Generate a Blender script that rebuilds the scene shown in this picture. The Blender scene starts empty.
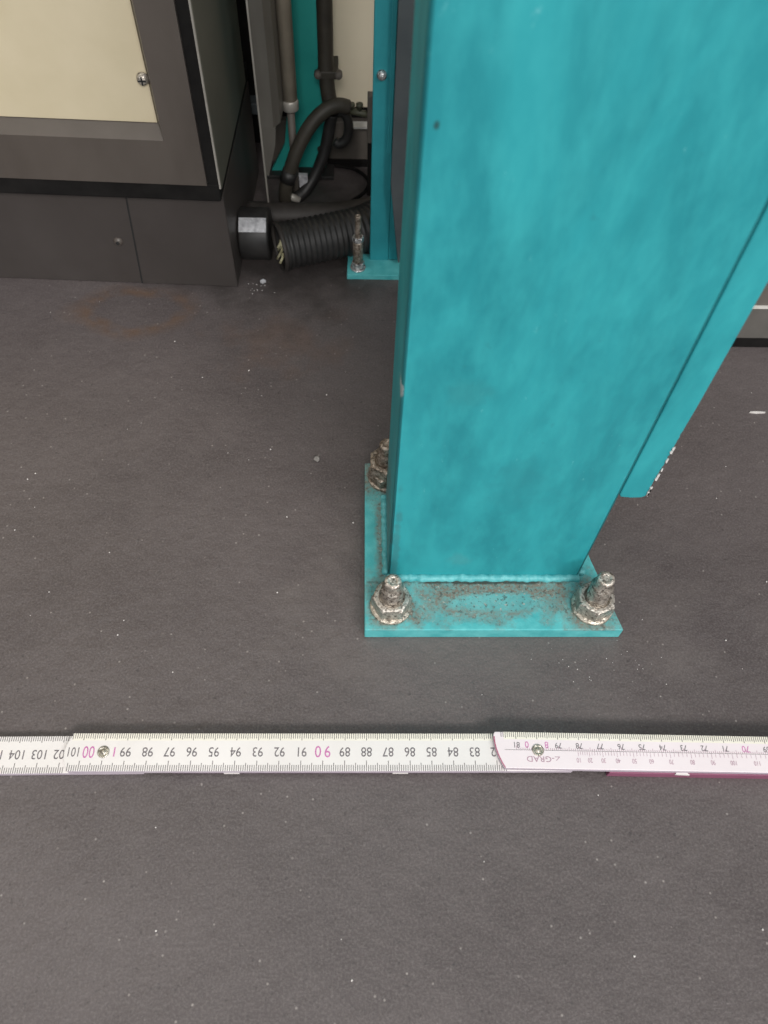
import bpy, bmesh, math, random
from mathutils import Vector, Matrix, noise
random.seed(7)
S = bpy.context.scene
COL = S.collection
PI = math.pi

# ------------------------------------------------------------------ camera
cam = bpy.data.cameras.new('camera')
co = bpy.data.objects.new('camera', cam); COL.objects.link(co)
cam.sensor_fit = 'VERTICAL'; cam.sensor_height = 36.0; cam.sensor_width = 27.0
cam.lens = 769 / 1024 * 36.0
cam.clip_start = 0.01; cam.clip_end = 50
right = Vector((0.99943348, -0.01412617, 0.0305478))
down = Vector((0.00474059, -0.83951595, -0.54331436))
fwd = Vector((0.03332031, 0.54315138, -0.83897338))
M = Matrix.Identity(4)
for i in range(3):
    M[i][0] = right[i]; M[i][1] = -down[i]; M[i][2] = -fwd[i]; M[i][3] = (0, 0, 0.357)[i]
co.matrix_world = M
cam.dof.use_dof = True; cam.dof.focus_distance = 0.39; cam.dof.aperture_fstop = 13
S.camera = co

# ------------------------------------------------------------------ light
w = bpy.data.worlds.new('hall_ambient'); S.world = w; w.use_nodes = True
w.node_tree.nodes['Background'].inputs[0].default_value = (0.92, 0.97, 1.0, 1)
w.node_tree.nodes['Background'].inputs[1].default_value = 0.62

def area(name, loc, size, energy, color, target):
    l = bpy.data.lights.new(name, 'AREA'); l.shape = 'RECTANGLE'
    l.size, l.size_y = size; l.energy = energy; l.color = color
    o = bpy.data.objects.new(name, l); COL.objects.link(o); o.location = loc
    o.rotation_euler = (Vector(target) - Vector(loc)).to_track_quat('-Z', 'Y').to_euler()
    return o
area('unseen_area_light', (0.9, -2.4, 2.3), (2.4, 0.6), 120, (1.0, 0.955, 0.92), (0.05, 0.2, 0.1))  # added unseen lamp, brightens the post front from ahead and right
area('unseen_area_light', (-0.9, 0.6, 3.0), (2.4, 0.5), 22, (1.0, 0.97, 0.93), (0, 0.3, 0))

S.view_settings.view_transform = 'Standard'; S.view_settings.look = 'None'
S.view_settings.gamma = 1; S.view_settings.use_curve_mapping = False
S.view_settings.exposure = 0.06

# ------------------------------------------------------------------ materials
class NT:
    def __init__(s, name, rough=.5, metal=0.0, spec=.5):
        s.m = bpy.data.materials.new(name); s.m.use_nodes = True
        s.t = s.m.node_tree; s.b = s.t.nodes['Principled BSDF']
        s.b.inputs['Roughness'].default_value = rough; s.b.inputs['Metallic'].default_value = metal
        s.b.inputs['Specular IOR Level'].default_value = spec
        s.tc = s.t.nodes.new('ShaderNodeTexCoord')
    def link(s, a, b): s.t.links.new(a, b)
    def co(s, scale=(1, 1, 1), loc=(0, 0, 0), rot=(0, 0, 0)):
        n = s.t.nodes.new('ShaderNodeMapping'); s.link(s.tc.outputs['Object'], n.inputs[0])
        n.inputs['Scale'].default_value = scale; n.inputs['Location'].default_value = loc; n.inputs['Rotation'].default_value = rot
        return n.outputs[0]
    def noise(s, scale, detail=4, rough=.6, co=None, dist=0):
        n = s.t.nodes.new('ShaderNodeTexNoise'); n.inputs['Scale'].default_value = scale
        n.inputs['Detail'].default_value = detail; n.inputs['Roughness'].default_value = rough
        n.inputs['Distortion'].default_value = dist
        s.link(co or s.tc.outputs['Object'], n.inputs['Vector']); return n.outputs[0]
    def voro(s, scale, co=None):
        n = s.t.nodes.new('ShaderNodeTexVoronoi'); n.inputs['Scale'].default_value = scale
        s.link(co or s.tc.outputs['Object'], n.inputs['Vector']); return n.outputs['Distance'], n.outputs['Color']
    def ramp(s, v, a, b, c0=0., c1=1.):
        n = s.t.nodes.new('ShaderNodeMapRange'); n.inputs['From Min'].default_value = a; n.inputs['From Max'].default_value = b
        n.inputs['To Min'].default_value = c0; n.inputs['To Max'].default_value = c1
        s.link(v, n.inputs['Value']); return n.outputs[0]
    def math(s, op, a, b=None):
        n = s.t.nodes.new('ShaderNodeMath'); n.operation = op
        for i, v in enumerate((a, b)):
            if v is None: continue
            if isinstance(v, (int, float)): n.inputs[i].default_value = v
            else: s.link(v, n.inputs[i])
        return n.outputs[0]
    def mix(s, f, a, b):
        n = s.t.nodes.new('ShaderNodeMix'); n.data_type = 'RGBA'
        for i, v in ((0, f), (6, a), (7, b)):
            if isinstance(v, tuple): n.inputs[i].default_value = (*v, 1)
            elif isinstance(v, (int, float)): n.inputs[i].default_value = v
            else: s.link(v, n.inputs[i])
        return n.outputs[2]
    def xyz(s):
        n = s.t.nodes.new('ShaderNodeSeparateXYZ'); s.link(s.tc.outputs['Object'], n.inputs[0]); return n.outputs
    def blob(s, c, r, p=1.0, wob=None):
        # 1 inside an ellipsoid of centre c and radii r, softly 0 outside
        mp = s.co(tuple(1 / k for k in r), tuple(-c[i] / r[i] for i in range(3)))
        n = s.t.nodes.new('ShaderNodeVectorMath'); n.operation = 'LENGTH'; s.link(mp, n.inputs[0])
        v = n.outputs['Value']
        if wob is not None: v = s.math('ADD', v, wob)
        return v
    def color(s, c):
        if isinstance(c, tuple): s.b.inputs['Base Color'].default_value = (*c, 1)
        else: s.link(c, s.b.inputs['Base Color'])
    def rough(s, v): s.link(v, s.b.inputs['Roughness'])
    def bump(s, v, strength=.3, dist=.001):
        n = s.t.nodes.new('ShaderNodeBump'); n.inputs['Strength'].default_value = strength; n.inputs['Distance'].default_value = dist
        s.link(v, n.inputs['Height']); s.link(n.outputs[0], s.b.inputs['Normal'])

def mottled(name, c0, c1, scale=60, rough=.5, metal=0., bump=.1, dist=.0004, stretch=(1, 1, 1), spec=.5):
    n = NT(name, rough, metal, spec); v = n.noise(scale, 5, .6, n.co(stretch))
    n.color(n.mix(n.ramp(v, .3, .7), c0, c1))
    if bump: n.bump(v, bump, dist)
    return n.m

def floor_mat():
    n = NT('grey_epoxy_floor', .55, 0, .45)
    big = n.noise(5, 3, .55, n.co((1, 1.8, 1)), .4)
    mid = n.noise(45, 5, .65)
    fine = n.noise(900, 3, .7)
    c = n.mix(n.ramp(big, .38, .62), (.073, .060, .0605), (.099, .083, .083))
    c = n.mix(n.ramp(mid, .35, .75, 0, .35), c, (.132, .113, .111))
    c = n.mix(n.ramp(fine, .45, .8, 0, .5), c, (.215, .195, .186))
    c = n.mix(n.ramp(n.noise(420, 2, .6), .62, .72, 0, .45), c, (.036, .032, .032))
    # bright pin-head grit
    for sc, th, k in ((260, .085, .6), (95, .030, .8)):
        d, cl = n.voro(sc)
        sx = n.t.nodes.new('ShaderNodeSeparateColor'); n.link(cl, sx.inputs[0])
        m = n.math('MULTIPLY', n.ramp(d, th, th * 1.9, 1, 0), n.ramp(sx.outputs[0], .84, .88, 0, k))
        c = n.mix(m, c, (.34, .31, .29))
    # rust ring stain and brown smears near the far cabinet
    wob = n.ramp(n.noise(30, 3), .3, .7, -.22, .22)
    b = n.blob((-.147, .388, 0), (.038, .021, 1), wob=wob)
    ring = n.math('MULTIPLY', n.ramp(b, .65, .92, 0, 1), n.ramp(b, .95, 1.25, 1, 0))
    ring = n.math('MULTIPLY', ring, n.ramp(n.noise(60, 3), .4, .6, .12, .5))
    c = n.mix(ring, c, (.14, .075, .036))
    b2 = n.blob((-.05, .36, 0), (.045, .03, 1), wob=n.ramp(n.noise(50, 4), .3, .7, -.6, .6))
    c = n.mix(n.ramp(b2, .1, 1., .22, 0), c, (.15, .08, .045))
    b3 = n.blob((.068, .17, 0), (.10, .045, 1), wob=n.ramp(n.noise(40, 4), .3, .7, -.5, .5))
    c = n.mix(n.ramp(b3, .3, 1.3, .35, 0), c, (.16, .14, .13))
    # darker floor patch under the hoses
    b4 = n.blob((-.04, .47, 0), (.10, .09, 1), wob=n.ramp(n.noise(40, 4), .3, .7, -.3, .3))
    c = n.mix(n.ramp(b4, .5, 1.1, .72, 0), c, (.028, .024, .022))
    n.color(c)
    n.rough(n.ramp(n.noise(14, 4, .6), .3, .7, .34, .52))
    h = n.math('ADD', n.math('MULTIPLY', n.noise(130, 4, .55), 1.1), n.math('MULTIPLY', fine, .30))
    n.bump(h, .45, .0016)
    return n.m

def teal_post_mat():
    n = NT('scuffed_teal_paint', .5, 0, .35)
    st = n.noise(9, 5, .6, n.co((3.2, 3.2, 1), rot=(0, .35, 0)), .6)
    fine = n.noise(60, 5, .65, n.co((2, 2, .8), rot=(0, .35, 0)))
    c = n.mix(n.ramp(st, .38, .62), (.017, .242, .280), (.026, .322, .362))
    c = n.mix(n.ramp(fine, .4, .75, 0, .5), c, (.042, .41, .44))
    c = n.mix(n.ramp(n.noise(130, 4, .7), .66, .76, 0, .6), c, (.025, .22, .25))
    hi = n.noise(330, 4, .75, n.co((1, 1, .45), rot=(0, .3, 0)))
    c = n.mix(n.math('MULTIPLY', n.ramp(hi, .66, .74, 0, .55), n.ramp(n.noise(22, 3), .5, .62, 0, 1)), c, (.22, .58, .62))
    # dark nick, thumb smudge, scuffs
    wob = n.ramp(n.noise(160, 3), .3, .7, -.35, .35)
    for cc, rr, k, colr in (((.0192, .186, .2484), (.0009, .02, .0014), .85, (.02, .06, .06)),
                            ((.067, .186, .0900), (.017, .02, .021), .20, (.022, .20, .235)),
                            ((.066, .186, .1000), (.010, .02, .012), .14, (.02, .18, .21)),
                            ((.040, .186, .148), (.009, .02, .008), .30, (.03, .20, .22)),
                            ((.018, .186, .030), (.0022, .02, .05), .45, (.05, .15, .16)),
                            ((.050, .186, .027), (.006, .02, .007), .22, (.10, .25, .26))):
        c = n.mix(n.ramp(n.blob(cc, rr, wob=wob), .55, 1.1, k, 0), c, colr)
    c = n.mix(n.ramp(n.blob((.0152, .186, .150), (.0012, .01, .004), wob=wob), .6, 1.0, .9, 0), c, (.62, .72, .72))
    lf = n.math('MULTIPLY', n.ramp(n.blob((.0150, .215, .02), (.0010, .034, .045), wob=wob), .5, 1.2, .75, 0), n.ramp(n.noise(300, 4, .7), .35, .6, .3, 1))
    c = n.mix(lf, c, (.13, .14, .13))
    n.color(c)
    n.rough(n.ramp(fine, .3, .7, .42, .6))
    n.bump(n.math('ADD', n.math('MULTIPLY', st, .4), n.math('MULTIPLY', n.noise(300, 3), .15)), .18, .0008)
    return n.m

def plate_mat():
    n = NT('dirty_teal_plate', .55, 0, .4)
    z = n.xyz()
    c = n.mix(n.ramp(n.noise(90, 4), .35, .7), (.06, .38, .40), (.13, .52, .53))
    wob = n.ramp(n.noise(70, 5, .7), .3, .7, -.55, .55)
    grit = n.ramp(n.noise(700, 3, .7), .40, .58, .62, 1)
    top = n.ramp(z[2], .0078, .0084, 0, 1)
    tot = None
    for cc, rr, k in (((.068, .1765, .009), (.053, .0145, .1), 1.),
                      ((.0165, .1695, .009), (.0150, .0140, .1), 1.), ((.1175, .170, .009), (.0155, .0145, .1), 1.),
                      ((.0125, .247, .009), (.013, .016, .1), 1.), ((.013, .21, .009), (.0035, .04, .1), .8)):
        m = n.ramp(n.blob(cc, rr, wob=wob), .6, 1.35, k, 0)
        tot = m if tot is None else n.math('MAXIMUM', tot, m)
    m = n.math('MULTIPLY', n.math('MULTIPLY', tot, grit), top)
    m = n.math('MULTIPLY', m, n.ramp(n.blob((.072, .171, .009), (.026, .0048, .1), wob=wob), .7, 1.2, .35, 1))
    c = n.mix(m, c, (.20, .165, .13))
    m2 = n.math('MULTIPLY', n.math('MULTIPLY', tot, top), n.ramp(n.noise(520, 2, .6), .57, .64, 0, .6))
    c = n.mix(m2, c, (.045, .036, .03))
    m3 = n.math('MULTIPLY', n.math('MULTIPLY', tot, top), n.ramp(n.noise(600, 2, .6, n.co(loc=(3, 1, 0))), .64, .70, 0, .8))
    c = n.mix(m3, c, (.42, .38, .33))
    crack = n.ramp(n.blob((.060, .1827, .009), (.046, .0011, .1), wob=wob), .5, 1.2, .85, 0)
    c = n.mix(n.math('MULTIPLY', crack, top), c, (.03, .035, .03))
    n.color(c); n.bump(n.noise(500, 4, .7), .4, .0006)
    return n.m

def stud_mat(name, c0, c1, rough=.35):
    n = NT(name, rough * .85, .7, .5)
    v = n.noise(420, 5, .7)
    c = n.mix(n.ramp(v, .38, .62), c0, c1)  # wide tone contrast stands in for varied reflections on the steel
    c = n.mix(n.ramp(n.noise(700, 3, .7), .52, .62, 0, .8), c, (.05, .038, .03))
    n.color(c); n.bump(n.noise(800, 4, .7), .7, .0006); return n.m

MAT = {
 'wall': mottled('grey_wall_paint', (.35, .34, .32), (.42, .41, .39), 6, .8),
 'floor': floor_mat(), 'teal': teal_post_mat(), 'plate': plate_mat(),
 'weld': mottled('teal_weld', (.05, .34, .37), (.16, .52, .54), 260, .5, 0, .6, .0008),
 'teal_back': mottled('teal_paint_back', (.018, .24, .28), (.03, .31, .355), 40, .5),
 'teal_far': mottled('teal_paint_green', (.014, .30, .27), (.024, .36, .32), 30, .55),
 'stud': stud_mat('gritty_stud_steel', (.36, .31, .26), (.80, .74, .66)),
 'nut': stud_mat('dull_nut_steel', (.40, .36, .31), (.66, .62, .56), .38),
 'washer': stud_mat('washer_steel', (.30, .26, .21), (.72, .66, .56), .4),
 'rust': stud_mat('rusty_stud_steel', (.20, .15, .11), (.58, .50, .42), .5),
 'zinc': stud_mat('bright_zinc', (.42, .42, .42), (.78, .78, .78), .25),
 'cream': mottled('cream_panel_paint', (.545, .475, .325), (.60, .525, .375), 25, .5, 0, .05),
 'cream2': mottled('warm_cream_paint', (.66, .585, .44), (.74, .66, .50), 12, .55, 0, .05),
 'frame': mottled('taupe_enamel_frame', (.070, .058, .050), (.092, .078, .068), 30, .42, 0, .08, .0005, (1, 1, .4)),
 'plinth': mottled('taupe_plinth', (.044, .037, .034), (.056, .048, .045), 22, .5, 0, .08),
 'side': mottled('grey_green_side', (.085, .083, .066), (.11, .108, .088), 22, .5, 0, .06),
 'dark': mottled('flat_black', (.006, .0055, .0055), (.014, .013, .0125), 60, .85, spec=.15),  # black parts; also colours boxes that stand in for shade
 'seam': mottled('black_seam', (.01, .01, .01), (.016, .016, .016), 60, .8),
 'panel': mottled('slate_panel', (.070, .082, .088), (.095, .108, .114), 50, .5, 0, .1),
 'sheet': mottled('brown_grey_sheet', (.075, .068, .058), (.12, .112, .098), 40, .5, 0, .1, .0006, (1, 1, .25)),
 'sheetedge': mottled('bare_sheet_edge', (.30, .28, .25), (.42, .40, .36), 60, .4, .3),
 'conduit': mottled('beige_conduit', (.32, .275, .215), (.44, .38, .30), 50, .5, 0, .15),
 'hose': mottled('olive_black_hose', (.030, .026, .020), (.052, .045, .034), 120, .55, 0, .2),
 'hose2': mottled('charcoal_hose', (.012, .012, .012), (.028, .026, .025), 90, .5, 0, .2),
 'duct': mottled('dusty_duct_rubber', (.022, .018, .016), (.042, .036, .032), 110, .6, 0, .3),
 'base': mottled('dusty_taupe_steel', (.095, .082, .070), (.13, .115, .10), 60, .6),
 'label': mottled('worn_silver_label', (.28, .28, .30), (.62, .62, .64), 300, .4),
 'lining': mottled('torn_yellow_lining', (.22, .20, .10), (.55, .52, .34), 300, .6),
 'olive': mottled('olive_rail', (.060, .062, .038), (.10, .10, .065), 120, .5),
 'machine': mottled('grey_machine_rail', (.10, .095, .085), (.13, .12, .11), 60, .5),
 'white_edge': mottled('chipped_white_edge', (.55, .54, .50), (.70, .68, .64), 90, .5),
 'chip': mottled('bare_metal_chip', (.55, .52, .50), (.75, .72, .70), 400, .5),
 'pebble': mottled('grey_pebble', (.14, .13, .12), (.38, .36, .34), 500, .8, 0, .5),
 'slat': mottled('white_rule_lacquer', (.71, .68, .665), (.77, .745, .73), 30, .35, 0, .05),
 'slat2': mottled('rosy_white_rule_lacquer', (.75, .675, .70), (.79, .72, .745), 30, .35, 0, .05),
 'slatedge': mottled('lilac_rule_edge', (.42, .36, .42), (.50, .44, .50), 60, .5),
 'violet': mottled('dark_violet_edge', (.09, .05, .09), (.13, .08, .13), 60, .5),
 'magenta': mottled('magenta_edge', (.20, .055, .105), (.25, .075, .14), 60, .45),
 'ink': mottled('grey_ink', (.11, .10, .11), (.17, .15, .16), 200, .6, 0, 0),
 'tick': mottled('tick_ink', (.13, .12, .12), (.19, .17, .17), 200, .6, 0, 0),
 'yellowink': mottled('pale_yellow_ink', (.77, .74, .64), (.80, .77, .68), 100, .5, 0, 0),
 'pinkink': mottled('magenta_ink', (.50, .14, .36), (.58, .20, .44), 200, .6, 0, 0),
 'paleink': mottled('pale_pink_ink', (.36, .22, .28), (.44, .28, .35), 200, .6, 0, 0),
 'redink': mottled('crimson_edge_ink', (.34, .06, .13), (.42, .09, .17), 200, .5, 0, 0),
 'brass': stud_mat('rule_rivet_metal', (.36, .33, .27), (.72, .68, .60), .3),
}

# ------------------------------------------------------------------ mesh helpers
def obj(name, bm, mat, parent=None, smooth=False, bevel=0, seg=2):
    if not isinstance(bm, bpy.types.Mesh):
        bmesh.ops.recalc_face_normals(bm, faces=bm.faces)
        me = bpy.data.meshes.new(name); bm.to_mesh(me); bm.free()
    else: me = bm
    mats = mat if isinstance(mat, (list, tuple)) else [mat]
    for m in mats: me.materials.append(MAT[m])
    if smooth:
        for p in me.polygons: p.use_smooth = True
    o = bpy.data.objects.new(name, me); COL.objects.link(o)
    if parent: o.parent = parent
    if bevel:
        b = o.modifiers.new('bevel', 'BEVEL'); b.width = bevel; b.segments = seg; b.limit_method = 'ANGLE'
        b.angle_limit = math.radians(40); b.harden_normals = False
    return o
def tag(o, label, cat, group=None, kind=None):
    if label: o['label'] = label
    if cat: o['category'] = cat
    if group: o['group'] = group
    if kind: o['kind'] = kind
    return o
def empty(name, loc=(0, 0, 0), rz=0):
    o = bpy.data.objects.new(name, None); COL.objects.link(o); o.location = loc; o.rotation_euler = (0, 0, rz)
    o.empty_display_size = .02; return o
def B(): return bmesh.new()
def prism(bm, pts, z0, z1, axis='z', mi=0):
    """polygon extruded along an axis; pts are 2D (axis z: x,y; axis y: x,z; axis x: y,z)"""
    f = {'z': lambda p, t: (p[0], p[1], t), 'y': lambda p, t: (p[0], t, p[1]), 'x': lambda p, t: (t, p[0], p[1])}[axis]
    a = [bm.verts.new(f(p, z0)) for p in pts]; b = [bm.verts.new(f(p, z1)) for p in pts]
    fs = [bm.faces.new(a), bm.faces.new(b[::-1])]
    for i in range(len(pts)):
        j = (i + 1) % len(pts); fs.append(bm.faces.new((a[i], b[i], b[j], a[j])))
    for q in fs: q.material_index = mi
    return fs
def box(bm, x0, x1, y0, y1, z0, z1, mi=0):
    return prism(bm, [(x0, y0), (x1, y0), (x1, y1), (x0, y1)], z0, z1, 'z', mi)
def rrect(x0, x1, y0, y1, r, n=5):
    out = []
    for cx, cy, a0 in ((x1 - r, y1 - r, 0), (x0 + r, y1 - r, 90), (x0 + r, y0 + r, 180), (x1 - r, y0 + r, 270)):
        for k in range(n + 1):
            a = math.radians(a0 + 90 * k / n); out.append((cx + r * math.cos(a), cy + r * math.sin(a)))
    return out
def lathe(bm, prof, n=32, c=(0, 0, 0), axis='z', mi=0, wob=0):
    rings = []
    for r, z in prof:
        ring = []
        for k in range(n):
            a = 2 * PI * k / n; rr = r
            if wob: rr *= 1 + wob * noise.noise(Vector((math.cos(a) * 3, math.sin(a) * 3, z * 900)))
            p = (rr * math.cos(a), rr * math.sin(a), z)
            if axis == 'x': p = (p[2], p[0], p[1])
            if axis == 'y': p = (p[0], p[2], p[1])
            ring.append(bm.verts.new((c[0] + p[0], c[1] + p[1], c[2] + p[2])))
        rings.append(ring)
    for a, b in zip(rings, rings[1:]):
        for k in range(n):
            f = bm.faces.new((a[k], a[(k + 1) % n], b[(k + 1) % n], b[k])); f.material_index = mi; f.smooth = True
    for ring, rev in ((rings[0], True), (rings[-1], False)):
        f = bm.faces.new(ring[::-1] if rev else ring); f.material_index = mi
def catmull(pts, n=10):
    P = [Vector(p) for p in pts]; P = [P[0] * 2 - P[1]] + P + [P[-1] * 2 - P[-2]]; out = []
    for i in range(1, len(P) - 2):
        a, b, c, d = P[i - 1:i + 3]
        for k in range(n):
            t = k / n
            out.append(.5 * ((2 * b) + (c - a) * t + (2 * a - 5 * b + 4 * c - d) * t * t + (3 * b - a - 3 * c + d) * t ** 3))
    out.append(P[-2]); return out
def tube(bm, pts, r, n=16, rf=None, caps=True, mi=0):
    pts = [Vector(p) for p in pts]; ring0 = None; up = None
    L = 0; rings = []
    for i, p in enumerate(pts):
        t = (pts[min(i + 1, len(pts) - 1)] - pts[max(i - 1, 0)]).normalized()
        if up is None:
            up = Vector((0, 0, 1)) if abs(t.z) < .8 else Vector((0, 1, 0))
        up = (up - t * up.dot(t)).normalized(); s = t.cross(up)
        if i: L += (p - pts[i - 1]).length
        rr = rf(L, i / (len(pts) - 1)) if rf else r
        rings.append([bm.verts.new(p + (up * math.cos(2 * PI * k / n) + s * math.sin(2 * PI * k / n)) * rr) for k in range(n)])
    for a, b in zip(rings, rings[1:]):
        for k in range(n):
            f = bm.faces.new((a[k], a[(k + 1) % n], b[(k + 1) % n], b[k])); f.smooth = True; f.material_index = mi
    if caps: bm.faces.new(rings[0][::-1]); bm.faces.new(rings[-1])

# ================================================================== SETTING
bm = B(); box(bm, -1.6, 1.6, -1.2, 1.8, -.05, 0)
tag(obj('floor', bm, 'floor'), 'worn grey epoxy floor with grit and faint rust stains', 'floor', kind='structure')

bm = B(); box(bm, -1.6, 1.6, 1.6, 1.7, 0, 3.2)
tag(obj('wall_back', bm, 'wall'), 'plain grey hall wall behind the machines', 'wall', kind='structure')
bm = B(); box(bm, -1.7, -1.6, -1.2, 1.7, 0, 3.2)
tag(obj('wall_left', bm, 'wall'), 'plain grey hall wall left of the machines', 'wall', kind='structure')

# ================================================================== MAIN TEAL POST
def hexnut(bm, c, af, z0, h, rot=0, bore=0):
    R = af / math.sqrt(3)
    def ringp(r, z, n=6): return [(c[0] + r * math.cos(rot + 2 * PI * k / n), c[1] + r * math.sin(rot + 2 * PI * k / n), z) for k in range(n)]
    n = 36; rings = []
    # hexagonal barrel with rounded chamfer: radius = min(hex radius, chamfer cone)
    for z, rc in ((z0, af * .5), (z0 + h * .12, R * 1.01), (z0 + h * .84, R * 1.01), (z0 + h * .96, af * .515), (z0 + h, af * .46), (z0 + h, af * .38), (z0 + h * .86, af * .325)):
        ring = []
        for k in range(n):
            a = 2 * PI * k / n; t = (a % (PI / 3)) - PI / 6
            rh = (af / 2) / math.cos(t)
            r = min(rh, rc)
            ring.append(bm.verts.new((c[0] + r * math.cos(a + rot), c[1] + r * math.sin(a + rot), z)))
        rings.append(ring)
    for a, b in zip(rings, rings[1:]):
        for k in range(n): bm.faces.new((a[k], a[(k + 1) % n], b[(k + 1) % n], b[k]))
    bm.faces.new(rings[0][::-1]); bm.faces.new(rings[-1])

def stud_bm(c, r, z0, z1, pitch=.0015, tilt=(0, 0), neck=2):
    r1 = r if neck > 1 else r * .78
    b = B(); prof = []; z = z0
    while z < z1 - .002:
        k = 1 if z < z0 + (z1 - z0) * neck else .78; prof += [(r * .9 * k, z), (r * k, z + pitch * .5)]; z += pitch
    prof += [(r1 * .97, z1 - .0010), (r1 * .88, z1 - .0002), (r1 * .45, z1), (r1 * .40, z1 - .0004)]
    lathe(b, prof, 28, (c[0], c[1], 0), wob=.09)
    for v in b.verts:
        v.co.x += (v.co.z - z0) * tilt[0]; v.co.y += (v.co.z - z0) * tilt[1]
    return b

def anchor(parent, c, top, rot, zp=.009, mat=('stud', 'nut', 'washer'), r=.0054, af=.0172, wr=.0105, nuts=1, tilt=(0, 0), nh=.56):
    s = obj('anchor_bolt', stud_bm(c, r, zp, top, tilt=tilt, neck=.76), mat[0], parent)
    b = B(); lathe(b, [(wr * .98, zp), (wr, zp + .0006), (wr, zp + .0014), (wr * .97, zp + .0019), (wr * .6, zp + .002)], 40, (c[0], c[1], 0), wob=.02)
    obj('washer', b, mat[2], s)
    z = zp + .002
    for k in range(nuts):
        b = B(); hexnut(b, c, af, z, af * nh, rot + k * .3); obj('nut', b, mat[1], s); z += af * nh + .0002
    return s

post = empty('support_post', (0, 0, 0))
tag(post, 'large scuffed teal square-edged steel post bolted to the floor in the foreground', 'post')
PL = [(.0033, .1563), (.1318, .1563), (.1218, .196), (.1085, .258), (.0035, .258)]
b = B(); prism(b, PL, 0, .009)
obj('base_plate', b, 'plate', post, bevel=.0006)
b = B(); prism(b, rrect(.0150, .1134, .186, .236, .0013), .009, 1.15)
o = obj('column', b, 'teal', post)
for p in o.data.polygons: p.use_smooth = abs(p.normal.z) < .5 and p.area < .004
# weld beads round the foot
def weld(path, r, name='weld_bead', parent=post):
    b = B(); P = []
    for (x0, y0), (x1, y1) in zip(path, path[1:]):
        n = max(2, int(math.hypot(x1 - x0, y1 - y0) / .0007))
        P += [Vector((x0 + (x1 - x0) * k / n, y0 + (y1 - y0) * k / n, .0095)) for k in range(n)]
    P.append(Vector((*path[-1], .0095)))
    P = [p + Vector((0, .0006 * noise.noise(p * 160), .0005 * noise.noise(p * 220 + Vector((5, 0, 0))))) for p in P]
    tube(b, P, r, 10, lambda L, t: r * (1 + .16 * abs(math.sin(L / .0016)) + .35 * noise.noise(Vector((L * 300, 0, 0)))))
    return obj(name, b, 'weld', parent)
weld([(.0150, .1850), (.1134, .1852)], .0019)
weld([(.0142, .187), (.0140, .235)], .0017)
weld([(.1142, .187), (.1142, .2325)], .0024)
anchor(post, (.0165, .1691), .0365, .0)
anchor(post, (.1176, .1689), .0400, .42, tilt=(-.02, .0))
anchor(post, (.0150, .2478), .0400, .2, mat=('rust', 'rust', 'rust'), nuts=2, wr=.0098, nh=.44)
# side plate running down the right-hand face, stopping short of the floor
b = B()
pts = [(.1145, .0815), (.1152, .0795), (.1200, .0788), (.1245, .0790), (.1262, .0800)]
edge = []
z = .0812
while z < .13:
    edge.append((.1268 - max(0, .0007 * noise.noise(Vector((z * 400, 2, 0)))) - (.0003 if z < .1 else 0), z)); z += .0012
prism(b, pts + edge + [(.1270, .14), (.1270, 1.15), (.1145, 1.15)], .1880, .2300, 'y')
fl = obj('side_plate', b, 'teal', post, bevel=.0006)
tag(fl, 'narrow teal plate fixed along the post edge with a chipped lower rim', None)
b = B()
rc = random.Random(3)
for k in range(12):
    z = .0822 + rc.random() ** 1.8 * .045
    h = .0004 + rc.random() * .0012; ww = .0002 + rc.random() * .0006
    x = .1266
    pts = [(x - ww, z), (x - ww * .4, z - h * .7), (x + .0004, z - h), (x + .0004, z + h), (x - ww * .6, z + h * .6)]
    prism(b, pts, .1875, .1880, 'y')
o = obj('paint_chips', b, 'chip', fl); tag(o, 'bare white chips along the lower edge', None)

# ================================================================== BACK POST
bp = empty('rear_post', (0, 0, 0))
tag(bp, 'slim teal post with a small foot plate behind the large foreground post', 'post')
b = B(); prism(b, [(-.0085, .4212), (.075, .4212), (.075, .4434), (-.0082, .4434)], 0, .004)
obj('foot_plate', b, 'plate', bp, bevel=.0004)
b = B(); prism(b, rrect(.0070, .0200, .437, .4415, .0008), .004, .9)
obj('column', b, 'teal_back', bp, smooth=False)
b = B(); prism(b, [(.0200, .0045), (.0262, .0045), (.0200, .064)], .437, .441, 'y')
obj('gusset', b, 'teal_back', bp, bevel=.0003)
b = B(); prism(b, [(.0164, .0852), (.0171, .0838), (.0184, .0838), (.0190, .0852), (.0190, .9), (.0164, .9)], .4345, .4372, 'y')
st = obj('edge_strip', b, 'teal_back', bp, bevel=.0004)
b = B(); lathe(b, [(.0004, -.0030), (.0016, -.0028), (.0026, -.0016), (.0029, 0), (.0029, .0015)], 24, (.0119, .4368, .1300), 'y')
o = obj('screw', b, 'zinc', bp); tag(o, 'bright domed screw head', None)
s = obj('threaded_stud', stud_bm((-.0011, .4285), .0020, .004, .0455, .0012), 'rust', bp)
b = B(); lathe(b, [(.0052, .004), (.0054, .0046), (.0052, .0054)], 24, (-.0011, .4285, 0)); obj('washer', b, 'zinc', s)
b = B(); hexnut(b, (-.0011, .4285), .0078, .0055, .0040, .2); obj('nut', b, 'zinc', s)
b = B(); lathe(b, [(.0031, .0096), (.0034, .010), (.0034, .0255), (.0031, .026)], 20, (-.0011, .4285, 0), wob=.08); obj('spacer_sleeve', b, 'rust', s)
b = B(); hexnut(b, (-.0011, .4285), .0068, .0262, .0036, .1); obj('nut', b, 'zinc', s)

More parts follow.
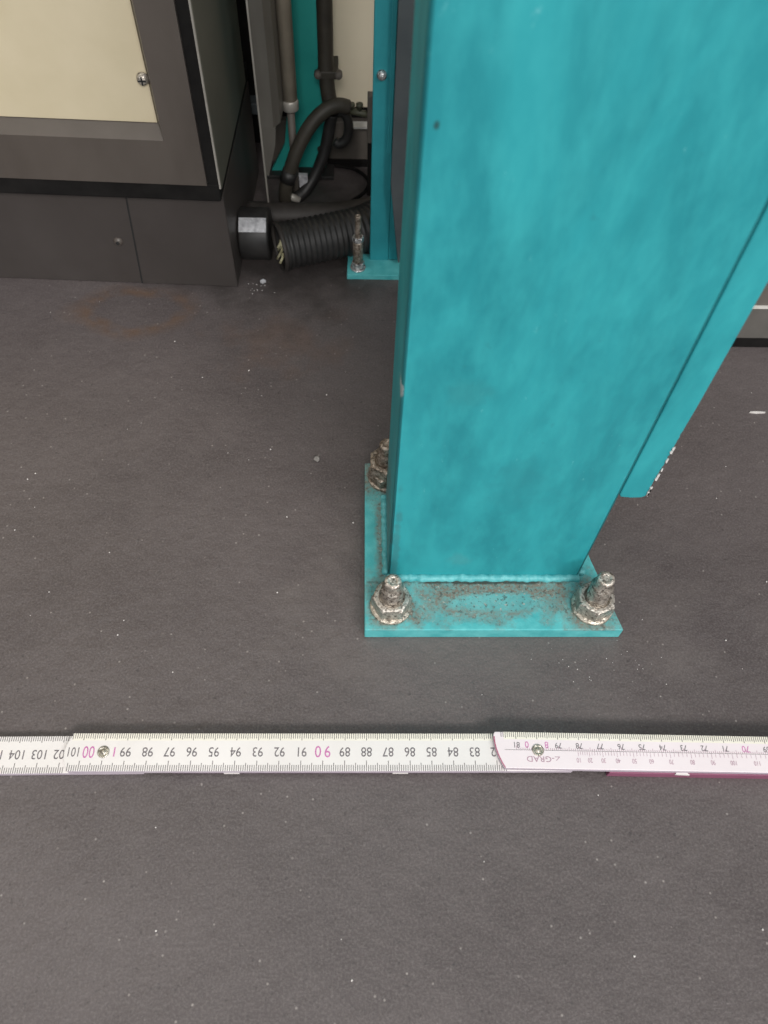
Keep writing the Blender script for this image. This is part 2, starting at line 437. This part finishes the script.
gp = empty('guard_panel', (0, 0, 0))
tag(gp, 'dark slate grey panel with slanted foot between the slim rear post and large post', 'panel')
b = B(); prism(b, [(.0192, .0660), (.0262, .0075), (.062, .0075), (.062, .9), (.0192, .9)], .4300, .4340, 'y')
obj('sheet', b, 'panel', gp, bevel=.0004)

# ================================================================== LEFT CABINET
cab = empty('machine_cabinet', (-.083, .412, 0), -.0345)
tag(cab, 'dark taupe machine cabinet with cream inset panel on a recessed plinth', 'cabinet')
b = B(); prism(b, [(-.90, 0), (.0008, 0), (.0008, .13), (-.90, .13)], 0, .070)
obj('plinth', b, 'plinth', cab, bevel=.0008)
b = B(); prism(b, [(-.0640, .0005), (-.0630, .0005), (-.0575, .068), (-.0585, .068)], -.0003, .0002, 'y')
o = obj('plinth_seam', b, 'seam', cab); tag(o, 'thin black seam down the plinth front', None)
b = B(); lathe(b, [(.0004, -.0020), (.0018, -.0018), (.0030, -.0004), (.0032, .0002)], 20, (-.0712, 0, .0335), 'y')
for f in b.faces: f.smooth = True
o = obj('plinth_screw', b, 'frame', cab)
b = B(); lathe(b, [(.0012, -.0023), (.0014, -.0019)], 6, (-.0712, 0, .0335), 'y'); obj('screw_socket', b, 'seam', o)
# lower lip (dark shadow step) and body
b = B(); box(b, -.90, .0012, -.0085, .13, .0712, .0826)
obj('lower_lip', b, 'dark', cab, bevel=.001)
# frame: profile swept round the inset panel, mitred at the corner
b = B()
prof = [(0, .128), (0, -.0100), (.0196, -.0100), (.0233, -.0002), (.0233, .004)]   # (inset from outer edge, y)
x1, z0, x2, z2 = -.0052, .0826, -.92, 1.1
loops = []
for d, y in prof:
    loops.append([b.verts.new((x2, y, z0 + d * 1.36)), b.verts.new((x1 - d, y, z0 + d * 1.36)), b.verts.new((x1 - d, y, z2))])
for a, c in zip(loops, loops[1:]):
    for k in range(2): b.faces.new((a[k], a[k + 1], c[k + 1], c[k]))
box(b, -.90, -.0022, .004, .128, .086, 1.1)
obj('frame', b, 'frame', cab)
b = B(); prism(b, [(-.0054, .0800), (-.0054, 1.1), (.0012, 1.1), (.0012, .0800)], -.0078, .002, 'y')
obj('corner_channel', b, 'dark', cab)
b = B(); box(b, .0014, .0024, -.0088, -.0072, .080, 1.1)
o = obj('corner_trim', b, 'sheetedge', cab); tag(o, 'thin pale metal trim down the front corner', None)
b = B(); box(b, .0000, .0026, -.0070, .11, .0795, 1.1)
o = obj('side_panel', b, 'side', cab); tag(o, 'grey-green side panel', None)
b = B(); box(b, -.90, -.0286, -.0012, .0045, .1142, 1.05)
ins = obj('inset_panel', b, 'cream', cab, bevel=.0004); tag(ins, 'cream painted inset panel', None)
b = B(); lathe(b, [(.0005, -.0034), (.0018, -.0034), (.0025, -.0028), (.0033, -.0010), (.0034, -.0005)], 24, (-.0309, -.0012, .1385), 'y')
sc = obj('panel_screw', b, 'nut', ins); tag(sc, 'shiny cross-head screw', None)
b = B(); box(b, -.0331, -.0287, -.00480, -.00455, .1381, .1389); box(b, -.0313, -.0305, -.00480, -.00455, .1363, .1407)
obj('cross_slot', b, 'seam', sc)

# ================================================================== FAR BACKGROUND
fm = empty('far_machine', (0, 0, 0))
tag(fm, 'cream machine housing on a taupe base behind the hoses', 'machine')
b = B(); box(b, -.075, .95, .556, .9, .0, .0330); obj('base', b, 'base', fm, bevel=.0008)
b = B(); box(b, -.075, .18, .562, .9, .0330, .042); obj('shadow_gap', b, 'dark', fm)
b = B(); box(b, -.030, .95, .558, .9, .0430, 1.2); o = obj('housing', b, 'cream2', fm, bevel=.001); tag(o, 'warm cream housing wall', None)
b = B(); box(b, -.0095, .0105, .549, .5563, .0320, .0336); o = obj('ledge', b, 'white_edge', fm); tag(o, 'pale ledge strip', None)
b = B(); box(b, -.025, .95, .551, .556, .0, .0035); obj('dark_strip', b, 'dark', fm)  # dark strip where the base meets the floor

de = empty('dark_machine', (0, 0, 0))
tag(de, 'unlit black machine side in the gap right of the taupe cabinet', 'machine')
b = B(); box(b, -.45, -.0770, .580, .95, 0, 1.2); obj('housing', b, 'dark', de, bevel=.001)  # its black stands in for the unlit void in the gap
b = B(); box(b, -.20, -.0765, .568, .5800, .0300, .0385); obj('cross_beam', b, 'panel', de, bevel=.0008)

tp = empty('far_teal_post', (0, 0, 0))
tag(tp, 'blue-green steel post in front of the cream housing, behind the upright hose', 'post')
b = B(); prism(b, rrect(-.0485, -.0262, .545, .5500, .001), 0, 1.1); obj('column', b, 'teal_far', tp)
b = B(); prism(b, [(-.0690, .0), (-.0475, .0), (-.0475, .044), (-.0530, .044), (-.0560, .024)], .540, .5440, 'y'); obj('gusset', b, 'teal_far', tp, bevel=.0003)
b = B(); box(b, -.072, -.020, .533, .5500, 0, .003); obj('foot_plate', b, 'hose2', tp, bevel=.0005)
b = B(); lathe(b, [(.0006, -.002), (.0020, -.0018), (.0024, 0)], 16, (-.0300, .5450, .0180), 'y'); obj('screw', b, 'hose', tp)

sh = empty('sheet_metal_cover', (0, 0, 0))
tag(sh, 'brown-grey upright sheet metal cover with a pale left edge', 'cover')
b = B(); prism(b, [(-.0640, .480), (-.0560, .481), (-.0520, .487), (-.0505, .510), (-.0515, .512), (-.0530, .489), (-.0566, .484), (-.0640, .483)], .072, 1.0)
prism(b, [(-.0640, .0380), (-.0622, .0380), (-.0560, .0600), (-.0548, .0720), (-.0640, .0720)], .4805, .4826, 'y')
obj('sheet', b, 'sheet', sh)
b = B(); box(b, -.0650, -.0640, .4792, .4830, .0, 1.0); o = obj('edge_trim', b, 'sheetedge', sh); tag(o, 'pale bare left edge', None)

cd = empty('cable_conduit', (0, 0, 0))
tag(cd, 'beige vertical conduit with a collar beside the sheet metal cover', 'conduit')
b = B(); tube(b, [(-.0468, .508, .0760), (-.0468, .508, .5), (-.0468, .508, 1.0)], .0050, 20); obj('pipe', b, 'conduit', cd)
b = B(); lathe(b, [(.0050, .0690), (.0056, .0697), (.0056, .0745), (.0048, .0765)], 24, (-.0468, .508, 0)); o = obj('collar', b, 'sheetedge', cd)
b = B(); tube(b, [(-.0468, .508, .0), (-.0468, .508, .0700)], .0026, 16); obj('thin_pipe', b, 'base', cd)

# hoses
uh = empty('upright_hose', (0, 0, 0))
tag(uh, 'olive-black vertical hose clamped in front of the far teal post', 'hose')
b = B(); tube(b, catmull([(-.0225, .529, .9), (-.0225, .529, .4), (-.0228, .529, .13), (-.0230, .528, .085), (-.0212, .525, .066), (-.0190, .519, .0585)], 8), .0052, 20)
obj('tube', b, 'hose', uh)
b = B(); box(b, -.0285, -.0150, .5225, .5440, .0815, .0865); obj('clamp', b, 'hose', uh, bevel=.0006)
for x in (-.0283, -.0146):
    b = B(); lathe(b, [(.0006, -.0032), (.0020, -.0030), (.0026, -.0015), (.0026, .002)], 16, (x, .5240, .0842), 'y'); obj('clamp_screw', b, 'base', uh)

ah = empty('arched_hose', (0, 0, 0))
tag(ah, 'thick dark hose arching from the upright hose down to the floor on the left', 'hose')
b = B(); tube(b, catmull([(-.0080, .512, .0690), (-.0150, .510, .0712), (-.0240, .507, .0690), (-.0340, .503, .0605), (-.0430, .500, .0460), (-.0495, .498, .0300), (-.0535, .4975, .0165), (-.0545, .4990, .0060)], 8), .0048, 20)
obj('tube', b, 'hose', ah)
b = B(); tube(b, [(-.0490, .4982, .0305), (-.0520, .4970, .0228)], .0056, 20); obj('cuff', b, 'hose2', ah)

sh2 = empty('hanging_hose', (0, 0, 0))
tag(sh2, 'second charcoal hose hanging below the arched hose beside a pale tag', 'hose')
b = B(); tube(b, catmull([(-.0195, .520, .0600), (-.0215, .520, .050), (-.0255, .518, .0330), (-.0320, .514, .0185), (-.0400, .508, .0085), (-.0480, .502, .0050)], 8), .0042, 20)
obj('tube', b, 'hose2', sh2)
b = B(); box(b, -.0485, -.0380, .508, .5120, .004, .0200); o = obj('tag', b, 'label', sh2, bevel=.0006); tag(o, 'pale grey tag', None)
b = B(); tube(b, [(-.0560, .4995, .012), (-.0440, .4980, .0065)], .0026, 14); obj('hose_barb', b, 'sheetedge', sh2)

lp = empty('looped_hose', (0, 0, 0))
tag(lp, 'short black hose end curling down in front of the cream machine base', 'hose')
b = B(); tube(b, catmull([(-.0150, .517, .0640), (-.0100, .518, .0600), (-.0080, .5185, .0520), (-.0095, .519, .0430), (-.0145, .519, .0385), (-.0180, .5195, .0400)], 8), .0033, 18)
obj('tube', b, 'hose2', lp)

rl = empty('pipe_rail', (0, 0, 0))
tag(rl, 'olive pipe fitting with small bolts running from hoses to the rear post', 'rail')
b = B(); tube(b, [(-.0070, .5125, .0665), (.0100, .5125, .0630)], .0022, 14); obj('pipe', b, 'olive', rl)
for x in (-.0060, -.0005): 
    b = B(); lathe(b, [(.0016, .066), (.0016, .0700), (.0024, .0702), (.0024, .0722), (.001, .0726)], 10, (x, .5125, -.0008)); obj('bolt', b, 'olive', rl)
b = B(); box(b, .0048, .0085, .5095, .5165, .045, .0780); obj('bracket', b, 'base', rl, bevel=.0005)
b = B(); box(b, .0055, .0095, .515, .540, .0, .046); obj('support_leg', b, 'dark', rl)

tc = empty('floor_cable', (0, 0, 0))
tag(tc, 'thin black cable lying across the floor in front of the cream machine', 'cable')
b = B(); tube(b, catmull([(-.056, .4885, .0014), (-.0354, .4885, .0014), (-.012, .4905, .0014), (.01, .4985, .0014), (.05, .520, .0014)], 8), .0012, 10); obj('wire', b, 'dark', tc)
tc2 = empty('floor_cable', (0, 0, 0))
tag(tc2, 'slack black cable looping down from under the cream machine base', 'cable')
b = B(); tube(b, catmull([(-.020, .5495, .002), (-.004, .545, .0018), (.006, .532, .0018), (.004, .518, .0016), (-.010, .502, .0016), (-.025, .4925, .0016)], 8), .0013, 10); obj('wire', b, 'dark', tc2)

# big smooth duct at the rear, corrugated duct in front, end fitting
sd = empty('smooth_duct', (0, 0, 0))
tag(sd, 'smooth dark duct lying on the floor behind the ribbed hose', 'duct')
b = B(); tube(b, catmull([(-.0800, .477, .0092), (-.05, .4765, .0092), (-.012, .4785, .0092), (.02, .4900, .0092), (.06, .507, .0092)], 8), .0092, 28); obj('tube', b, 'duct', sd)

cg = empty('corrugated_duct', (0, 0, 0))
tag(cg, 'black corrugated duct with a torn open left end lying on the floor', 'duct')
P = catmull([(-.0530, .4330, .0168), (-.035, .4395, .0166), (-.015, .4465, .0166), (.002, .4530, .0166), (.016, .4635, .0166), (.034, .472, .0166), (.064, .492, .0166)], 26)
b = B()
def cr(L, t): return .0151 + .0006 * math.sin(2 * PI * L / .0038) if L > .0035 else .0160
tube(b, P, .0172, 40, cr, caps=False)
o = obj('ribbed_tube', b, 'hose2', cg)
m = o.modifiers.new('wall', 'SOLIDIFY'); m.thickness = .0012; m.offset = -1
b = B(); tube(b, [(-.0548, .4322, .0168), (-.0522, .4332, .0168)], .0164, 40, caps=False)
o = obj('end_ring', b, 'duct', cg); m = o.modifiers.new('wall', 'SOLIDIFY'); m.thickness = .0018; m.offset = -1
b = B()
for y, z, ln, an in ((.427, .021, .009, .5), (.429, .015, .012, 1.2), (.425, .014, .007, -.4), (.428, .023, .006, 2.2)):
    d = Vector((math.sin(an) * .4, -math.cos(an) * .3, math.sin(an))).normalized() * ln * .5
    c = Vector((-.0545 + (.432 - y) * .3, y, z)); tube(b, [c - d, c + d * .2 + Vector((.001, 0, .001)), c + d], .0009, 8)
o = obj('torn_lining', b, 'lining', cg); tag(o, 'pale torn strands in the open end', None)

fd = empty('duct_coupling', (0, 0, 0))
tag(fd, 'black round coupling with a worn silver label against the cabinet plinth', 'coupling')
b = B(); lathe(b, [(.0150, -.0810), (.0165, -.0805), (.0170, -.0795), (.0170, -.0625), (.0166, -.0610), (.0140, -.0605)], 48, (0, .4460, .0171), 'x')
bd = obj('body', b, 'hose2', fd)
b = B()
n = 14; R = .0173
for i in range(n):
    a0 = math.radians(40 + 32 * i / n); a1 = math.radians(40 + 32 * (i + 1) / n)
    q = [(x, .4460 - R * math.cos(a), .0171 + R * math.sin(a)) for x, a in ((-.0800, a0), (-.0620, a0), (-.0620, a1), (-.0800, a1))]
    q2 = [(x, .4460 + (y - .4460) * .975, .0171 + (z - .0171) * .975) for x, y, z in q]
    v = [b.verts.new(p) for p in q]; v2 = [b.verts.new(p) for p in q2]
    b.faces.new(v); b.faces.new(v2[::-1])
    for k in range(4): b.faces.new((v[k], v2[k], v2[(k + 1) % 4], v[(k + 1) % 4]))
lb = obj('label_band', b, 'label', bd); tag(lb, 'worn silver label with illegible marks', None)

# right hand machine rail
rm = empty('low_machine', (0, 0, 0))
tag(rm, 'grey machine underside with a pale edge at the right picture border', 'machine')
b = B(); box(b, .20, .75, .3600, .545, .0090, .0345); obj('rail', b, 'machine', rm, bevel=.0006)
b = B(); box(b, .20, .75, .3592, .545, .0345, .0352); o = obj('edge_strip', b, 'white_edge', rm); tag(o, 'pale edge strip', None)
b = B(); box(b, .20, .75, .3610, .545, .0352, .60); obj('body', b, 'base', rm, bevel=.001)
b = B(); box(b, .20, .75, .3612, .54, 0, .0090); obj('dark_strip', b, 'dark', rm)  # black strip standing in for the shaded floor under the rail

# ================================================================== FOLDING RULE
def txt(body, size, cx, cy, z, mi, out, rot=PI, xs=1.0, shear=0.0):
    cu = bpy.data.curves.new('t', 'FONT'); cu.body = body; cu.size = size; cu.align_x = 'CENTER'; cu.align_y = 'CENTER'
    cu.resolution_u = 3; cu.extrude = 0.00003
    o = bpy.data.objects.new('t', cu); COL.objects.link(o)
    dg = bpy.context.evaluated_depsgraph_get()
    me = bpy.data.meshes.new_from_object(o.evaluated_get(dg))
    mat = Matrix.Translation((cx, cy, z)) @ Matrix.Rotation(rot, 4, 'Z') @ Matrix.Diagonal((xs, 1, 1, 1))
    me.transform(mat)
    n0 = len(out.faces); out.from_mesh(me); out.faces.ensure_lookup_table()
    for f in out.faces[n0:]: f.material_index = mi
    bpy.data.objects.remove(o); bpy.data.curves.remove(cu); bpy.data.meshes.remove(me)

rule = empty('folding_rule', (0, 0, 0))
tag(rule, 'white folding rule lying open across the floor in front of the teal post', 'ruler')
# each slat in its own frame: origin at the pivot, x to the right along the slat
def slat_outline(x0, x1, y0, y1, lround=0, rround=0, n=8):
    out = []
    def end(x, sgn, amt):
        pts = []; n = 20
        for k in range(n + 1):
            t = k / n * 2 - 1            # -1..1 from y0 to y1
            pts.append((x - sgn * (amt(t) if callable(amt) else amt * t * t), y0 + (y1 - y0) * (t + 1) / 2))
        return pts
    out += end(x1, 1, rround) if rround else [(x1, y0), (x1, y1)]
    out += (end(x0, -1, lround) if lround else [(x0, y0), (x0, y1)])[::-1]
    return out
def slat(loc, rz, x0, x1, hw, z0, z1, mat, edge='slatedge', lround=0, rround=0, label=None):
    o = empty('slat_tmp')
    bpy.data.objects.remove(o)
    b = B(); fs = prism(b, slat_outline(x0, x1, -hw, hw, lround, rround), z0, z1)
    for f in fs[2:]: f.material_index = 1
    s = obj('slat', b, [mat, edge], rule, bevel=.0003); s.location = (loc[0], loc[1], 0); s.rotation_euler = (0, 0, rz)
    if label: tag(s, label, None)
    return s
CM = .00981
def ticks(b, xs, y_edge, sgn, z, lens, wd=.00016, mi=0):
    for i, x in xs:
        L = lens[0] if i % 10 == 0 else lens[1] if i % 5 == 0 else lens[2]
        y0, y1 = sorted((y_edge, y_edge + sgn * L))
        box(b, x - wd, x + wd, y0, y1, z, z + .00005, mi)

th1 = math.atan2(-.0011, .195)
PA = (-.1135, .0985); PB = (.0816, .0974)
# slat A (left, lowest): pivots about PA, runs left
thA = math.atan2(.0985 - .0983, .05)
sA = slat(PA, .003, -.30, .0180, .00835, 0, .003, 'slat')
b = B(); zt = .00302
ticks(b, [(i, -i * CM / 10) for i in range(18, 300)], .0083, -1, zt, (.0030, .0027, .0023))
ticks(b, [(i, -i * CM / 10) for i in range(18, 300)], -.0083, 1, zt, (.0046, .0036, .0026))
for k in range(2, 30): txt(str(100 + k), .0060, -k * CM + .0003, .0002, zt + .00002, 1, b, xs=.86)
o = obj('printed_scale', b, ['tick', 'ink'], sA); tag(o, 'grey centimetre numbers and ticks', None)
# slat B (middle)
sB = slat(PA, th1, -.0175, .2135, .00845, .003, .006, 'slat', lround=.003, rround=.003)
b = B(); zt = .00602
box(b, -.0150, .2110, .0052, .0084, zt - .00001, zt + .00001, 3)
ticks(b, [(i, i * CM / 10) for i in range(-15, 185)], .0084, -1, zt, (.0031, .0027, .0023))
ticks(b, [(i, i * CM / 10) for i in range(-15, 185)], -.0084, 1, zt, (.0046, .0036, .0027))
for k in range(1, 20):
    if k == 10: txt('9', .0074, k * CM + .0020, .0005, zt + .00002, 2, b, xs=.85); txt('0', .0074, k * CM - .0023, .0005, zt + .00002, 2, b, xs=.85)
    else: txt(str(100 - k), .0060, k * CM, .0003, zt + .00002, 1, b, xs=.86)
txt('101', .0060, -.0133, .0003, zt + .00002, 1, b, xs=.72)
txt('00', .0076, -.0066, .0003, zt + .00002, 2, b, xs=.72); txt('1', .0060, .0048, .0003, zt + .00002, 2, b)
o = obj('printed_scale', b, ['tick', 'ink', 'pinkink', 'yellowink'], sB); tag(o, 'grey centimetre numbers with pink 90 and 100', None)
# slat C (right, on top)
thC = math.atan2(.0941 - .0971, .125)
sC = slat(PB, thC, -.0198, .26, .00815, .006, .009, 'slat2', lround=lambda t: (.0042 * ((.75 - t) / 1.75) ** 2 if t < .75 else .012 * (t - .75) ** 2))
b = B(); zt = .00902
CC = .00955
box(b, -.0150, .2590, .0048, .0081, zt - .00001, zt + .00001, 3)
ticks(b, [(i, i * CC / 10) for i in range(-17, 260)], .0081, -1, zt, (.0031, .0027, .0023))
ticks(b, [(i, i * CC / 10) for i in range(-10, 260)], .0002, 1, zt, (.0018, .0014, .0008), .00010, 5)
box(b, -.0150, .2590, -.00005, .00010, zt, zt + .00006, 0)
for k in range(-1, 26):
    if k == 0: txt('8', .0042, .0042, .0026, zt + .00002, 2, b, xs=.9); txt('0', .0042, -.0048, .0026, zt + .00002, 2, b, xs=.9)
    elif k == 10: txt('70', .0042, k * CC, .0024, zt + .00002, 2, b, xs=.9)
    else: txt(str(80 - k), .0037, k * CC, .0024, zt + .00002, 1, b, xs=.9)
txt('\u2220-GRAD', .0036, .0022, -.0038, zt + .00002, 4, b, xs=1.15)
gx = [576, 587, 600, 614, 630, 646.5, 666, 686.5, 706.6, 727, 750, 774, 800]
prev = None
for i, g in enumerate(gx):
    x = (g - 537) * .000466
    txt(str(10 * (i + 1)), .0030, x, -.0040, zt + .00002, 4, b, xs=.72)
    if prev is not None:
        for j in range(5):
            xx = prev + (x - prev) * j / 5
            box(b, xx - .00008, xx + .00008, -.0018 if j else -.0024, -.0002, zt, zt + .00005, 5)
    prev = x
o = obj('printed_scale', b, ['tick', 'ink', 'pinkink', 'yellowink', 'paleink', 'paleink'], sC); tag(o, 'small grey and pink centimetre and degree scales', None)
# crimson rounded end line of slat C
b = B(); nn = 16
def endx(t): return -.0198 + (.0042 * ((.75 - t) / 1.75) ** 2 if t < .75 else .012 * (t - .75) ** 2)
for k in range(nn):
    t0 = -1 + 1.75 * k / nn; t1 = -1 + 1.75 * (k + 1) / nn
    wv = .0006
    p = [(endx(t0) + .0001, .0080 * t0), (endx(t1) + .0001, .0080 * t1), (endx(t1) + wv, .0080 * t1), (endx(t0) + wv, .0080 * t0)]
    prism(b, p, .00898, .00905)
o = obj('end_line', b, 'redink', sC); tag(o, 'crimson line round the slat end', None)
# slats folded beneath: violet and magenta edged
sE = slat((0, .0903 + .0075, 0), th1, -.083, .056, .0078, 0, .0029, 'slatedge', 'violet', label='hidden lower slat with a dark violet edge')
sE.location = (0, .0978, 0)
sD = slat((0.1138, .0962), thC, 0, .23, .0082, .0, .0058, 'magenta', 'magenta', label='hidden lower slat with a magenta edge')
for (x, y, z), p in (((0, 0, .006), sB), ((0, 0, .009), sC)):
    b = B(); lathe(b, [(.0026, z - .0001), (.0027, z + .0003), (.0022, z + .0007), (.0019, z + .0004), (.0012, z + .0004), (.0009, z + .0009), (.0003, z + .0010)], 28)
    o = obj('rivet', b, 'brass', p); tag(o, 'round metal pivot rivet', None)
for x, p, y, z in ((.054, sB, -.0086, .0031), (.1295, sB, -.0086, .0031)):
    b = B(); prism(b, [(x, y), (x + .007, y), (x + .0055, y + .0012), (x + .0015, y + .0012)], z - .0012, z + .0004); obj('edge_nick', b, 'slat', p)
b = B(); prism(b, [(.062, -.0088), (.0685, -.0090), (.067, -.0076), (.063, -.0076)], .0048, .0062); obj('edge_nick', b, 'slat', sC)

# ================================================================== SMALL THINGS ON THE FLOOR
def rock(r, seed, sq=(1, 1, .7)):
    b = B(); bmesh.ops.create_icosphere(b, subdivisions=2, radius=r)
    for v in b.verts:
        k = 1 + .35 * noise.noise(v.co / r * 1.3 + Vector((seed, seed * 2, 0)))
        v.co = Vector((v.co.x * sq[0] * k, v.co.y * sq[1] * k, v.co.z * sq[2] * k))
    mz = min(v.co.z for v in b.verts)
    for v in b.verts: v.co.z -= mz
    return b
o = obj('pebble', rock(.0019, 3), 'pebble'); o.location = (-.024, .2666, 0)
tag(o, 'small lone grey pebble on open floor left of the teal post', 'pebble')
b = B(); prism(b, [(0, 0), (.004, -.0006), (.0098, -.0002), (.0102, .0006), (.005, .0010), (.0006, .0007)], 0, .0006)
o = obj('shaving', b, 'chip'); o.location = (.2400, .3050, 0); tag(o, 'thin white shaving on floor right of the teal post', 'shaving')
b = B(); prism(b, [(0, 0), (.003, -.0004), (.005, .0004), (.002, .0010)], 0, .0005)
o = obj('shaving', b, 'chip'); o.location = (.259, .330, 0); tag(o, 'tiny white shaving nearer the low machine at the right', 'shaving')
b = rock(.0016, 9, (1, .6, 1.3)); o = obj('metal_scrap', b, 'chip'); o.location = (-.0315, .4905, .0000)
tag(o, 'tiny pale metal scrap beside the thin black floor cable', 'scrap')
b = rock(.0020, 12, (1, .7, .9)); o = obj('metal_scrap', b, 'label'); o.location = (-.0655, .4160, 0)
tag(o, 'small grey scrap on the floor below the black coupling', 'scrap')
b = B(); rr = random.Random(11)
def crumb(x, y, r):
    t = rock(r, rr.random() * 50); 
    me = bpy.data.meshes.new('c'); t.to_mesh(me); t.free(); me.transform(Matrix.Translation((x, y, -.0001))); b.from_mesh(me); bpy.data.meshes.remove(me)
for k in range(90):
    x = rr.uniform(-.22, .26); y = rr.uniform(.0, .40)
    if .0 < x < .135 and .152 < y < .262: continue
    if .082 < y < .112: continue
    crumb(x, y, rr.uniform(.00018, .00045))
for k in range(16): crumb(rr.gauss(-.068, .005), rr.gauss(.410, .005), rr.uniform(.0002, .00035))
for k in range(26): crumb(rr.gauss(.128, .025), rr.gauss(.145, .006), rr.uniform(.00012, .00024))
tag(obj('metal_grit', b, 'chip'), 'tiny pale metal crumbs scattered over the grey floor', 'grit', kind='stuff')
